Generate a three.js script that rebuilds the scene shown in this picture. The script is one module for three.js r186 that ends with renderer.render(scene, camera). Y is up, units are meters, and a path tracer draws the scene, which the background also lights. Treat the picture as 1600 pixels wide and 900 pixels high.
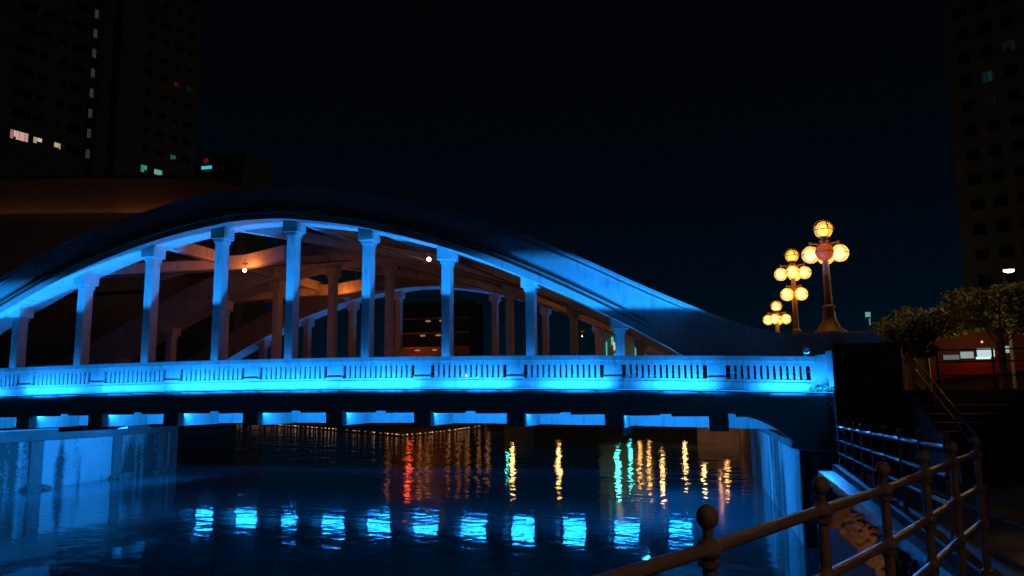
import * as THREE from 'three';
import { mergeGeometries } from 'three/addons/utils/BufferGeometryUtils.js';
import { RectAreaLightUniformsLib } from 'three/addons/lights/RectAreaLightUniformsLib.js';

// ------------------------------------------------------------------ camera, sky, exposure
RectAreaLightUniformsLib.init();
const scene = new THREE.Scene();
const camera = new THREE.PerspectiveCamera(39.8, 16 / 9, 0.1, 900);
camera.position.set(17.436, 4.8, 31.552);
camera.rotation.set(0.1394, 0.2296, -0.0107, 'YXZ');
const renderer = new THREE.WebGLRenderer({ antialias: true });
renderer.toneMapping = THREE.LinearToneMapping;
renderer.toneMappingExposure = 1;
renderer.shadowMap.enabled = true;
{ // night sky: near black overhead, deep navy city glow low down
  const w = 64, h = 64, a = new Float32Array(w * h * 4);
  for (let j = 0; j < h; j++) {
    const el = Math.max(0, ((j + 0.5) / h - 0.5) * 180), g = Math.exp(-el / 9), g2 = Math.exp(-el / 30);
    for (let i = 0; i < w; i++) a.set([0.0001 + 0.0002 * g2, 0.0002 + 0.0003 * g2 + 0.0062 * g, 0.0004 + 0.0006 * g2 + 0.0150 * g, 1], (j * w + i) * 4);
  }
  const sky = new THREE.DataTexture(a, w, h, THREE.RGBAFormat, THREE.FloatType);
  sky.mapping = THREE.EquirectangularReflectionMapping; sky.magFilter = THREE.LinearFilter; sky.needsUpdate = true;
  scene.background = sky; scene.environment = sky;
}
const moon = new THREE.DirectionalLight(0x9fb8ff, 0.003);
moon.position.set(40, 90, 60); moon.castShadow = true; scene.add(moon);

// ------------------------------------------------------------------ helpers
let seed = 7;
const rnd = () => { seed = (seed * 1664525 + 1013904223) >>> 0; return seed / 4294967296; };
const rr = (a, b) => a + (b - a) * rnd();
const V = (x, y, z) => new THREE.Vector3(x, y, z);
const used = {};
function numbered(n) { if (!(n in used)) { used[n] = 0; return n; } used[n]++; return n + '_' + String(used[n]).padStart(3, '0'); }
function planar(g, s = 1) { // uv in metres by the way each face points
  g = g.index ? g.toNonIndexed() : g;
  const p = g.attributes.position, uv = new Float32Array(p.count * 2), a = V(), b = V(), c = V(), n = V();
  for (let i = 0; i < p.count; i += 3) {
    a.fromBufferAttribute(p, i); b.fromBufferAttribute(p, i + 1); c.fromBufferAttribute(p, i + 2);
    n.copy(b).sub(a).cross(c.clone().sub(a));
    const ax = Math.abs(n.x), ay = Math.abs(n.y), az = Math.abs(n.z);
    for (let k = 0; k < 3; k++) {
      const x = p.getX(i + k), y = p.getY(i + k), z = p.getZ(i + k);
      const [u, v] = ay >= ax && ay >= az ? [x, z] : ax >= az ? [z, y] : [x, y];
      uv[(i + k) * 2] = u * s; uv[(i + k) * 2 + 1] = v * s;
    }
  }
  g.setAttribute('uv', new THREE.BufferAttribute(uv, 2));
  return g;
}
const box = (x0, x1, y0, y1, z0, z1, nx = 1) => planar(new THREE.BoxGeometry(x1 - x0, y1 - y0, z1 - z0, nx, 1, 1).translate((x0 + x1) / 2, (y0 + y1) / 2, (z0 + z1) / 2));
const CAMBER = 0.0008;
const sag = x => -CAMBER * x * x;
function camber(g) { const p = g.attributes.position; for (let i = 0; i < p.count; i++) p.setY(i, p.getY(i) + sag(p.getX(i))); g.computeVertexNormals(); return g; }
const cbox = (x0, x1, y0, y1, z0, z1) => camber(box(x0, x1, y0, y1, z0, z1, Math.max(1, Math.round((x1 - x0) / 1.8))));
const merge = list => mergeGeometries(list.map(g => { g = g.index ? g.toNonIndexed() : g; for (const k of Object.keys(g.attributes)) if (!['position', 'normal', 'uv'].includes(k)) g.deleteAttribute(k); return g; }));
const cyl = (r0, r1, h, n = 14) => new THREE.CylinderGeometry(r1, r0, h, n).translate(0, h / 2, 0);
function bar(a, b, r, n = 10) { // round bar between two points
  const d = b.clone().sub(a), g = new THREE.CylinderGeometry(r, r, d.length(), n);
  g.applyQuaternion(new THREE.Quaternion().setFromUnitVectors(V(0, 1, 0), d.clone().normalize()));
  return g.translate((a.x + b.x) / 2, (a.y + b.y) / 2, (a.z + b.z) / 2);
}
function beam(a, b, w, h) { // square bar, w wide, h tall, between two points
  const d = b.clone().sub(a), g = new THREE.BoxGeometry(w, h, d.length());
  g.applyMatrix4(new THREE.Matrix4().lookAt(V(0, 0, 0), d.clone().negate(), V(0, 1, 0)));
  return planar(g.translate((a.x + b.x) / 2, (a.y + b.y) / 2, (a.z + b.z) / 2));
}
function prism(pts, y0, y1) { // pts [x, z] in plan
  const s = new THREE.Shape(pts.map(([x, z]) => new THREE.Vector2(x, -z)));
  return planar(new THREE.ExtrudeGeometry(s, { depth: y1 - y0, bevelEnabled: false }).rotateX(-Math.PI / 2).translate(0, y0, 0));
}
function mesh(name, g, m, parent = scene) {
  const o = new THREE.Mesh(g, m); o.castShadow = o.receiveShadow = true;
  o.name = parent === scene ? numbered(name) : name; parent.add(o); return o;
}
function tag(o, label, category, group) { o.userData.label = label; o.userData.category = category; if (group) o.userData.group = group; return o; }
function struct(name, g, m) { const o = mesh(name, g, m); o.userData.kind = 'structure'; return o; }
function thing(name, label, category, group, pos = [0, 0, 0]) {
  const o = new THREE.Group(); o.name = numbered(name); o.position.set(...pos); scene.add(o); return tag(o, label, category, group);
}
function rectLight(parent, color, L, w, h, pos, target) {
  const l = new THREE.RectAreaLight(color, L, w, h); l.position.set(...pos); l.lookAt(...target); parent.add(l); return l;
}
function spot(parent, color, I, pos, target, angle, pen = 0.6) {
  const l = new THREE.SpotLight(color, I, 0, angle, pen); l.position.set(...pos); l.target.position.set(...target);
  l.castShadow = true; parent.add(l); parent.add(l.target); l.shadow.radius = 2; return l;
}
function point(parent, color, I, pos, r = 0.1) {
  const l = new THREE.PointLight(color, I); l.position.set(...pos); l.castShadow = true; l.shadow.radius = r / 0.02; parent.add(l); return l;
}
// ------------------------------------------------------------------ textures and materials
function noiseTile(n, octaves, sd) { // periodic value noise, 0..1
  const out = new Float32Array(n * n); let amp = 1, tot = 0;
  for (const [c, a] of octaves) {
    const cy = Array.isArray(c) ? c[1] : c, cx = Array.isArray(c) ? c[0] : c;
    let s = sd + cx * 131 + cy; const g = new Float32Array(cx * cy);
    for (let i = 0; i < g.length; i++) { s = (s * 1664525 + 1013904223) >>> 0; g[i] = s / 4294967296; }
    for (let j = 0; j < n; j++) for (let i = 0; i < n; i++) {
      const x = i / n * cx, y = j / n * cy, x0 = x | 0, y0 = y | 0; let fx = x - x0, fy = y - y0; fx = fx * fx * (3 - 2 * fx); fy = fy * fy * (3 - 2 * fy);
      const x1 = (x0 + 1) % cx, y1 = (y0 + 1) % cy;
      out[j * n + i] += a * ((g[y0 * cx + x0] * (1 - fx) + g[y0 * cx + x1] * fx) * (1 - fy) + (g[y1 * cx + x0] * (1 - fx) + g[y1 * cx + x1] * fx) * fy);
    }
    tot += a;
  }
  for (let i = 0; i < out.length; i++) out[i] /= tot;
  return out;
}
function colourMap(n, f, metres) {
  const d = new Uint8Array(n * n * 4), c = new THREE.Color();
  for (let i = 0; i < n * n; i++) { const [r, g, b] = f(i); c.setRGB(r, g, b).convertLinearToSRGB(); d[i * 4] = c.r * 255; d[i * 4 + 1] = c.g * 255; d[i * 4 + 2] = c.b * 255; d[i * 4 + 3] = 255; }
  const t = new THREE.DataTexture(d, n, n); t.colorSpace = THREE.SRGBColorSpace; t.wrapS = t.wrapT = THREE.RepeatWrapping; t.magFilter = THREE.LinearFilter; t.repeat.set(1 / metres, 1 / metres); t.needsUpdate = true; return t;
}
function greyMap(n, a, metres) {
  const d = new Uint8Array(n * n * 4);
  for (let i = 0; i < n * n; i++) { d[i * 4] = d[i * 4 + 1] = d[i * 4 + 2] = Math.max(0, Math.min(255, a[i] * 255)); d[i * 4 + 3] = 255; }
  const t = new THREE.DataTexture(d, n, n); t.wrapS = t.wrapT = THREE.RepeatWrapping; t.magFilter = THREE.LinearFilter; t.repeat.set(1 / metres, 1 / metres); t.needsUpdate = true; return t;
}
const nFine = noiseTile(512, [[8, 1], [16, 0.7], [64, 0.5], [256, 0.4]], 3);
const nStreak = noiseTile(512, [[[40, 3], 1], [[90, 5], 0.7], [12, 0.6], [128, 0.25]], 11);
const nWide = noiseTile(512, [[[15, 2], 1], [[34, 3], 0.6], [10, 0.35], [128, 0.2]], 17);
const nBlot = noiseTile(512, [[5, 1], [11, 0.8], [32, 0.5], [140, 0.3]], 29);
const mix = (a, b, t) => a + (b - a) * t, clamp = t => Math.max(0, Math.min(1, t));
const paintMap = colourMap(512, i => { const t = 0.80 + 0.24 * nFine[i] - 0.30 * clamp((nStreak[i] - 0.56) * 4); return [0.62 * t, 0.60 * t, 0.55 * t]; }, 3.1);
const stainMap = colourMap(512, i => { const t = clamp((nWide[i] - 0.41) * 7), u = 0.75 + 0.4 * nFine[i]; return [mix(0.62, 0.10, t) * u, mix(0.61, 0.11, t) * u, mix(0.57, 0.09, t) * u]; }, 13);
const concMap = colourMap(512, i => { const t = 0.6 + 0.7 * nBlot[i]; return [0.20 * t, 0.19 * t, 0.175 * t]; }, 4);
const rockMap = colourMap(512, i => { const t = 0.35 + 1.2 * nBlot[i]; return [0.20 * t, 0.18 * t, 0.15 * t]; }, 0.9);
const ironMap = colourMap(512, i => { const t = 0.6 + 0.8 * nBlot[i], u = clamp((nBlot[i] - 0.58) * 7) * clamp((nFine[i] - 0.42) * 6); return [mix(0.13, 0.17, u) * t, mix(0.12, 0.07, u) * t, mix(0.105, 0.03, u) * t]; }, 0.6);
const fineBump = greyMap(512, nFine, 0.7), blotBump = greyMap(512, nBlot, 0.5);
const M = {
  paint: new THREE.MeshStandardMaterial({ map: paintMap, roughness: 0.72, bumpMap: fineBump, bumpScale: 0.004 }),
  stained: new THREE.MeshStandardMaterial({ map: stainMap, roughness: 0.85, bumpMap: fineBump, bumpScale: 0.012 }),
  concrete: new THREE.MeshStandardMaterial({ map: concMap, roughness: 0.9, bumpMap: fineBump, bumpScale: 0.008 }),
  paving: new THREE.MeshStandardMaterial({ map: concMap, roughness: 0.75, bumpMap: fineBump, bumpScale: 0.004 }),
  shadedBacking: new THREE.MeshStandardMaterial({ color: new THREE.Color(0.022, 0.025, 0.018), roughness: 0.7, bumpMap: blotBump, bumpScale: 0.03 }),  // backing colour darkened in place of shade below the lit stones
  wetStone: new THREE.MeshStandardMaterial({ map: concMap, roughness: 0.22, bumpMap: fineBump, bumpScale: 0.003 }),
  tarmac: new THREE.MeshStandardMaterial({ color: new THREE.Color(0.035, 0.035, 0.036), roughness: 0.85, bumpMap: fineBump, bumpScale: 0.004 }),
  rock: new THREE.MeshStandardMaterial({ map: rockMap, roughness: 0.8, bumpMap: blotBump, bumpScale: 0.03 }),
  iron: new THREE.MeshStandardMaterial({ map: ironMap, roughness: 0.42, bumpMap: blotBump, bumpScale: 0.006 }),
  darkIron: new THREE.MeshStandardMaterial({ color: new THREE.Color(0.24, 0.13, 0.07), roughness: 0.5 }),
  black: new THREE.MeshStandardMaterial({ color: new THREE.Color(0.015, 0.015, 0.016), roughness: 0.8 }),
  wall: new THREE.MeshStandardMaterial({ map: concMap, roughness: 0.95 }),
  brownWall: new THREE.MeshStandardMaterial({ color: new THREE.Color(0.30, 0.22, 0.16), roughness: 0.9 }),
  glass: new THREE.MeshStandardMaterial({ color: new THREE.Color(0.02, 0.025, 0.03), roughness: 0.1 }),
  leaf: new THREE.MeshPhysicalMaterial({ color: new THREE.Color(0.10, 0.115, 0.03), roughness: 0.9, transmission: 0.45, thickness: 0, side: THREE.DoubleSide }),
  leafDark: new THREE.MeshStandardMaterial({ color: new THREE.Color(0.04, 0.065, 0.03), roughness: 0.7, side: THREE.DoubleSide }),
  bark: new THREE.MeshStandardMaterial({ color: new THREE.Color(0.10, 0.075, 0.05), roughness: 0.95 }),
  earth: new THREE.MeshStandardMaterial({ color: new THREE.Color(0.06, 0.055, 0.045), roughness: 1 }),
  red: new THREE.MeshStandardMaterial({ color: new THREE.Color(0.45, 0.06, 0.03), roughness: 0.7 }),
  float: new THREE.MeshStandardMaterial({ color: new THREE.Color(0.75, 0.35, 0.08), roughness: 0.5 }),
};
const glow = (r, g, b) => new THREE.MeshStandardMaterial({ color: 0x111111, emissive: new THREE.Color(r, g, b), roughness: 0.5 });
const BLUE = new THREE.Color(0.008, 0.25, 1), SODIUM = new THREE.Color(1, 0.2, 0.03), WARM = new THREE.Color(1, 0.55, 0.18);
const ledGlow = glow(0.03, 0.95, 3.8), ledGlowFar = [glow(0.05, 1.8, 6), glow(0.08, 3.0, 9), glow(0.10, 3.8, 12), glow(0.03, 1.1, 3.8)];

// ------------------------------------------------------------------ water
{
  const n = 1024, T = 14, sx = new Float32Array(n * n), sz = new Float32Array(n * n);
  const waves = [];
  for (let k = 0; k < 46; k++) {
    const lam = 0.10 * Math.pow(45, rnd()), ang = 1.35 + (rnd() + rnd() + rnd() - 1.5) * 1.25;
    const kx = Math.round(Math.cos(ang) * T / lam), kz = Math.round(Math.sin(ang) * T / lam);
    if (!kx && !kz) continue;
    waves.push([kx, kz, rnd() * 6.2832, 0.0042 * Math.pow(lam / 0.5, 0.12)]);
  }
  const N = n, co = new Float32Array(N); for (let i = 0; i < N; i++) co[i] = Math.cos(i / N * 2 * Math.PI);
  for (const [kx, kz, ph, s] of waves) {
    const L = Math.hypot(kx, kz), ax = s * kx / L, az = s * kz / L, p0 = Math.round(ph / 6.2832 * N);
    for (let j = 0; j < n; j++) for (let i = 0; i < n; i++) {
      const c = co[(((kx * i + kz * j + p0) % N) + N) % N]; sx[j * n + i] += ax * c; sz[j * n + i] += az * c;
    }
  }
  const d = new Uint8Array(n * n * 4);
  const G = 4; // stored steeper, scaled back by normalScale
  for (let i = 0; i < n * n; i++) {
    const x = -sx[i] * G, y = -sz[i] * G, l = Math.hypot(x, y, 1);
    d[i * 4] = (x / l * 0.5 + 0.5) * 255; d[i * 4 + 1] = (y / l * 0.5 + 0.5) * 255; d[i * 4 + 2] = (1 / l * 0.5 + 0.5) * 255; d[i * 4 + 3] = 255;
  }
  const t = new THREE.DataTexture(d, n, n); t.wrapS = t.wrapT = THREE.RepeatWrapping; t.magFilter = THREE.LinearFilter; t.needsUpdate = true;
  // uneven grid: long low swell as geometry
  const nx = 170, nz = 210, x0 = -170, x1 = 70, z0 = -200, z1 = 45, pos = [], uv = [], idx = [];
  for (let j = 0; j <= nz; j++) for (let i = 0; i <= nx; i++) {
    const x = mix(x0, x1, i / nx), z = mix(z0, z1, Math.pow(j / nz, 0.8));
    const y = 0.006 * Math.sin(x * 0.9 + z * 0.35) + 0.006 * Math.sin(z * 0.75 - x * 0.28 + 1) + 0.004 * Math.sin(x * 0.4 - z * 1.1 + 2);
    pos.push(x, y, z); uv.push(x / T, -z / T);
  }
  for (let j = 0; j < nz; j++) for (let i = 0; i < nx; i++) { const a = j * (nx + 1) + i, b = a + nx + 1; idx.push(a, b, a + 1, a + 1, b, b + 1); }
  const g = new THREE.BufferGeometry(); g.setAttribute('position', new THREE.Float32BufferAttribute(pos, 3)); g.setAttribute('uv', new THREE.Float32BufferAttribute(uv, 2)); g.setIndex(idx); g.computeVertexNormals();
  const m = new THREE.MeshPhysicalMaterial({ color: new THREE.Color(0.06, 0.15, 0.165), roughness: 0.05, ior: 1.33, normalMap: t, normalScale: new THREE.Vector2(1 / G, 1 / G) });
  [0, 1, 2].forEach(q => { // calm near the photographer, rougher beyond the bridge
    const h = g.clone(), I = []; const cut = [z0 - 1, -15, -7, z1 + 1];
    for (let i = 0; i < idx.length; i += 6) { const zc = (pos[idx[i] * 3 + 2] + pos[idx[i + 1] * 3 + 2]) / 2; if (zc >= cut[q] && zc < cut[q + 1]) I.push(...idx.slice(i, i + 6)); }
    h.setIndex(I); const mm = m.clone(), k = [1.3, 0.85, 0.46][q] / G; mm.normalMap = t.clone(); mm.normalMap.repeat.setScalar([1, 1.5, 2.3][q]); mm.normalScale = new THREE.Vector2(k, k); struct('river_water', h, mm);
  });
}
// ground under everything far away, and the banks
struct('ground', planar(new THREE.PlaneGeometry(1600, 1600).rotateX(-Math.PI / 2).translate(0, -0.6, 0)), M.earth);
struct('bank_terrain', prism([[-20.35, 40], [-20.35, -21], [-34, -26], [-70, -52], [-130, -100], [-400, -140], [-400, 40]], -0.5, 3.1), M.concrete);
struct('far_bank_terrain', prism([[20.9, -24], [21.2, -79], [15, -80.5], [-6, -81], [-11, -84], [-21.5, -118], [-34, -158], [-60, -165], [-300, -170], [-300, -420], [400, -420], [400, -24]], -0.5, 2.4), M.concrete);

// ------------------------------------------------------------------ the bridge
const B = 3.6, Y0 = 4.8, ZP = 2.84, XC = -1.4;
const spline = tab => u => { u = Math.abs(u); let k = 0; while (k < tab.length - 2 && u > tab[k + 1][0]) k++; const P = i => tab[Math.max(0, Math.min(tab.length - 1, i))];
  const [a, ya] = P(k), [b, yb] = P(k + 1), h = b - a, t = clamp((u - a) / h);
  const m0 = k === 0 ? 0 : (yb - P(k - 1)[1]) / (b - P(k - 1)[0]), m1 = (P(k + 2)[1] - ya) / (P(k + 2)[0] - a || 1);
  return (2 * t ** 3 - 3 * t * t + 1) * ya + (t ** 3 - 2 * t * t + t) * h * m0 + (-2 * t ** 3 + 3 * t * t) * yb + (t ** 3 - t * t) * h * m1; };
const ribTop = spline([[0, 9.38], [3, 9.24], [6, 8.68], [9, 7.87], [11.6, 6.88], [14.2, 5.69], [16.7, 4.42], [19.1, 3.28], [20.24, 2.81], [21.4, 2.43], [22.5, 2.28], [25, 2.26]].map(([u, y]) => [u, y + Y0]));
const ribSoffitRaw = spline([[0, 8.02], [1.6, 7.95], [5.2, 7.33], [9, 6.2], [12.35, 4.77], [15.8, 3.03], [17.84, 1.86], [20, 0.55], [25, 0.5]].map(([u, y]) => [u, y + Y0]));
const ribSoffit = u => Math.max(ribSoffitRaw(u), Y0 + 0.5);
function sweep(f0, f1, z0, z1, u0, u1, n) { // a band between two curves, z0..z1
  const P = [], push = (...v) => { for (const q of v) P.push(...q); };
  for (let i = 0; i < n; i++) {
    const ua = mix(u0, u1, i / n), ub = mix(u0, u1, (i + 1) / n), xa = ua + XC, xb = ub + XC;
    const A0 = f0(ua), A1 = f1(ua), B0 = f0(ub), B1 = f1(ub);
    const quad = (a, b, c, d) => push(a, b, c, a, c, d);
    quad([xa, A0, z1], [xb, B0, z1], [xb, B1, z1], [xa, A1, z1]); quad([xb, B0, z0], [xa, A0, z0], [xa, A1, z0], [xb, B1, z0]);
    quad([xa, A1, z1], [xb, B1, z1], [xb, B1, z0], [xa, A1, z0]); quad([xa, A0, z0], [xb, B0, z0], [xb, B0, z1], [xa, A0, z1]);
    if (i === 0) quad([xa, A0, z0], [xa, A0, z1], [xa, A1, z1], [xa, A1, z0]);
    if (i === n - 1) quad([xb, B0, z1], [xb, B0, z0], [xb, B1, z0], [xb, B1, z1]);
  }
  const g = new THREE.BufferGeometry(); g.setAttribute('position', new THREE.Float32BufferAttribute(P, 3)); g.computeVertexNormals(); return planar(g);
}
const bridge = thing('arch_bridge', 'long concrete road bridge with three tall arches, floodlit blue, crossing the dark river', 'bridge');
const arches = [0, -11.38, -22.1], EDGE_FAR = -24.95;
// deck
mesh('deck_slab', cbox(-25, 21.7, 5.25, 5.5, -24.8, 2.6), M.concrete, bridge);
arches.forEach((z, ai) => {
  // rib with its mouldings
  const rib = mesh('arch_rib', sweep(ribSoffit, ribTop, z - 1.1, z + 0.6, -23, 23.1, 96), M.paint, bridge);
  if (ai === 0) {
    mesh('moulding', sweep(u => ribTop(u) - 0.34, u => ribTop(u) - 0.27, z + 0.597, z + 0.635, -21, 21, 80), M.paint, rib);
    mesh('moulding', sweep(u => ribTop(u) - 0.14, u => ribTop(u) - 0.02, z + 0.597, z + 0.65, -21, 21, 80), M.paint, rib);
    mesh('conduit', sweep(u => ribSoffit(u) + 0.30, u => ribSoffit(u) + 0.345, z + 0.597, z + 0.66, -17, 17, 80), M.darkIron, rib);
    mesh('conduit', sweep(u => ribSoffit(u) + 0.50, u => ribSoffit(u) + 0.55, z + 0.597, z + 0.67, -17, 17, 80), M.darkIron, rib);
  }
  // hangers
    for (let k = -5; k <= 4; k++) {
    const x = k * B, top = ribSoffit(x - XC) + (Math.abs(x - XC) > 12 ? 0.25 : 0.08), yb = 5.5 + sag(x);
    const h = mesh('hanger', box(x - 0.18, x + 0.18, yb, top - 0.5, z - 0.56, z), M.paint, bridge);
    mesh('corbel', merge([box(x - 0.34, x + 0.34, top - 0.55, top + 0.35, z - 0.7, z + 0.14), box(x - 0.23, x + 0.23, top - 0.72, top - 0.548, z - 0.61, z + 0.05)]), M.paint, h);
  }
  // tie girder under the deck
  const gTop = 5.24, n = 30, P = [];
  mesh('tie_girder', camber(merge([box(-24, 20.4, ai === 2 ? 4.12 : 3.92, gTop, z - 0.7, z - 0.02, 26)])), ai === 0 ? M.paint : M.concrete, bridge);
});
// end pylons that carry the lamps
for (const z of arches) mesh('pylon', merge([box(20.8, 23.7, 2.0, 7.06, z - 1.2, z + 0.66), box(20.95, 23.55, 7.06, 7.14, z - 1.1, z + 0.56)]), M.paint, bridge);
// transverse and diagonal bracing overhead
for (const [za, zb] of [[-1.1, -10.78], [-12.48, -21.5]]) {
  const zm = (za + zb) / 2;
  for (const x of [-7.2, 0, 7.2]) mesh('cross_strut', beam(V(x, ribSoffit(x - XC) + 0.45, za), V(x, ribSoffit(x - XC) + 0.45, zb), 0.36, 0.6), M.paint, bridge);
  for (const x of [-10.8, -3.6, 3.6]) mesh('diagonal_brace', beam(V(x, ribSoffit(x - XC) + 0.4, za), V(x + 7.2, ribSoffit(x + 7.2 - XC) + 0.4, zb), 0.3, 0.5), M.paint, bridge);
  const y = 12.15; // brace along the middle of the carriageway, cranked towards the nearer arch
  const pts = [[-11.2, zm - 0.1, y - 0.3], [-9.9, zm, y], [-5.6, zm + 0.3, y], [-2.7, zm + 1.6, y + 0.1]];
  for (let i = 0; i < 3; i++) mesh('centre_brace', beam(V(pts[i][0], pts[i][2], pts[i][1]), V(pts[i + 1][0] + 0.12, pts[i + 1][2], pts[i + 1][1] + (i < 2 ? 0.03 : 0)), 0.4 + i * 0.01, 0.72 + i * 0.008), M.paint, bridge);
  for (const x of [-11, 0, 5]) mesh('service_cable', bar(V(x, ribSoffit(x - XC) + 0.1, za), V(x + 9, ribSoffit(x + 9 - XC) + 0.1, zb), 0.035, 6), M.iron, bridge);
}
// footway edges, brackets and fascia on both sides
const hx = [17.9, 18.6, 19.3, 19.9, 20.3, 20.62], hy = [-0.5, -0.58, -0.78, -1.08, -1.4, -1.68];
for (const side of [1, -1]) {
  const zf = side > 0 ? ZP : EDGE_FAR, zi = zf - side * 0.26, lo = Math.min(zf, zi), hi = Math.max(zf, zi);
  mesh('edge_beam', camber(box(-25, 17.95, 4.46, 5.32, lo, hi, 24)), M.paint, bridge);
  if (side > 0) { // curved haunch at the abutment
    const s = new THREE.Shape(); s.moveTo(17.95, 5.06); s.lineTo(17.95, 4.27); for (let i = 1; i < hx.length; i++) s.lineTo(hx[i], hy[i] + Y0); s.lineTo(20.7, 3.0); s.lineTo(21.78, 2.6); s.lineTo(21.78, 4.95); s.closePath();
    mesh('haunch', planar(new THREE.ExtrudeGeometry(s, { depth: hi - lo, bevelEnabled: false }).translate(0, 0, lo)), M.paint, bridge);
  }
  for (let k = -6; k <= 5; k++) {
    const x = k * B, zin = side > 0 ? 0 : arches[2] - 0.72;
    mesh('bracket', box(x - 0.33, x + 0.33, 3.9 + sag(x), 5.24 + sag(x), Math.min(zin, zf - side * 0.27), Math.max(zin, zf - side * 0.27)), M.paint, bridge);
    const b2 = mesh('bracket_nose', box(x - 0.33, x + 0.33, 3.9 + sag(x), 4.455 + sag(x), Math.min(zf - side * 0.27, zf - side * 0.02), Math.max(zf - side * 0.27, zf - side * 0.02)), M.paint, bridge);
    // linear lamps behind the edge beam, washing the girder
    if (k < 5) for (const dx of side > 0 ? [0.95, 2.65] : [1.35]) {
      const cx = x + dx, w = side > 0 ? 1.3 : rr(1.2, 1.85), cy = (side > 0 ? 4.44 : 4.2) + sag(cx), zl = zf - side * 0.36;
      const f = mesh('linear_lamp', box(cx - w / 2, cx + w / 2, cy - 0.06, cy + 0.06, zl - 0.03, zl + 0.03), M.black, bridge);
      mesh('lamp_lens', box(cx - w / 2 + 0.01, cx + w / 2 - 0.01, cy - 0.05, cy + 0.05, zl - side * 0.045 - 0.014, zl - side * 0.045 + 0.014), side > 0 ? ledGlow : ledGlowFar[(rnd() * 4) | 0], f);
      rectLight(bridge, BLUE, side > 0 ? 150 : 90, w, 0.1, [cx, cy, zl - side * 0.065], [cx, cy - 0.1, zl - side * 1.2]);
    }
  }
}
mesh('haunch_lamp', box(18.6, 19.7, 4.12, 4.2, 2.3, 2.4), M.black, bridge);
rectLight(bridge, BLUE, 150, 1.0, 0.1, [19.1, 4.16, 2.25], [19.1, 3.9, 0]);
for (const z of [-8, -17]) for (let k = -6; k <= 5; k++) mesh('cross_beam', box(k * B - 0.3, k * B + 0.3, 4.1 + sag(k * B), 5.24 + sag(k * B), z - 3.2, z + 6.9 - (z === -17 ? 2.2 : 0)), M.concrete, bridge);

// parapet on the near side
const PY = 6.5; // coping top at mid span
const parapet = mesh('parapet', merge([
  cbox(-25, 21.3, 5.33, 5.60, ZP - 0.24, ZP + 0.0), cbox(-25, 21.3, 5.60, 5.63, ZP - 0.24, ZP - 0.05), cbox(-25, 21.3, 5.63, 5.70, ZP - 0.24, ZP - 0.015)]), M.paint, bridge);
for (let k = -6; k <= 5; k++) {
  const x = k * B, s = sag(x), x1 = Math.min(x + B, 21.3);
  mesh('coping', cbox(x + 0.004, x1 - 0.004, 6.33, PY, ZP - 0.27, ZP + 0.06), M.paint, parapet);
  mesh('top_rail', cbox(x + 0.004, x1 - 0.004, 6.18, 6.328, ZP - 0.22, ZP + 0.0), M.paint, parapet);
  mesh('pedestal', merge([box(x - 0.32, x + 0.32, 5.7 + s, 6.18 + s, ZP - 0.23, ZP - 0.005), box(x - 0.33, x + 0.33, 5.63 + s, 5.75 + s, ZP - 0.1, ZP + 0.05)]), M.paint, parapet);
  const n = k < 5 ? 14 : 13, span = (k < 5 ? B : 3.42) - 0.64, pitch = span / n;
  for (let i = 0; i <= n; i++) {
    const cx = x + 0.32 + i * pitch; if (i === 0 || i === n) continue;
    mesh('baluster', box(cx - 0.066, cx + 0.066, 5.7 + sag(cx), 6.18 + sag(cx), ZP - 0.19, ZP - 0.035), M.paint, parapet);
  }
}
mesh('end_post', merge([box(21.1, 21.64, 5.0, 6.2, ZP - 0.26, ZP + 0.01), box(21.62, 21.8, 5.0, 6.32, ZP - 0.3, ZP + 0.08)]), M.paint, parapet);
// light strip below the parapet, one length per bay
for (let k = -6; k <= 5; k++) {
  const x = k * B, x1 = k < 5 ? x + B - 0.04 : 21.75, cx = (x + x1) / 2, w = x1 - x - 0.1, y = 5.29 + sag(cx), tilt = (sag(x1) - sag(x)) / (x1 - x);
  const s = mesh('light_strip', cbox(x + 0.02, x1, 5.25, 5.285, ZP + 0.32, ZP + 0.41), M.black, bridge);
  for (let i = 0; i < 3; i++) { const bx = x + 0.4 + i * 1.3; mesh('clamp', box(bx - 0.06, bx + 0.06, 5.235 + sag(bx), 5.28 + sag(bx), ZP + 0.003, ZP + 0.32), M.paint, s); }
  mesh('strip_lens', cbox(x + 0.05, x1 - 0.03, 5.287, 5.297, ZP + 0.335, ZP + 0.395), ledGlow, s);
  const l = rectLight(bridge, BLUE, [215, 225, 190, 205, 150, 215, 200, 220, 190, 215, 215, 215][k + 6], w, 0.06, [cx, y + 0.02, ZP + 0.365], [cx, y + 1, ZP + 0.365 - 0.5]);
}
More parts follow.
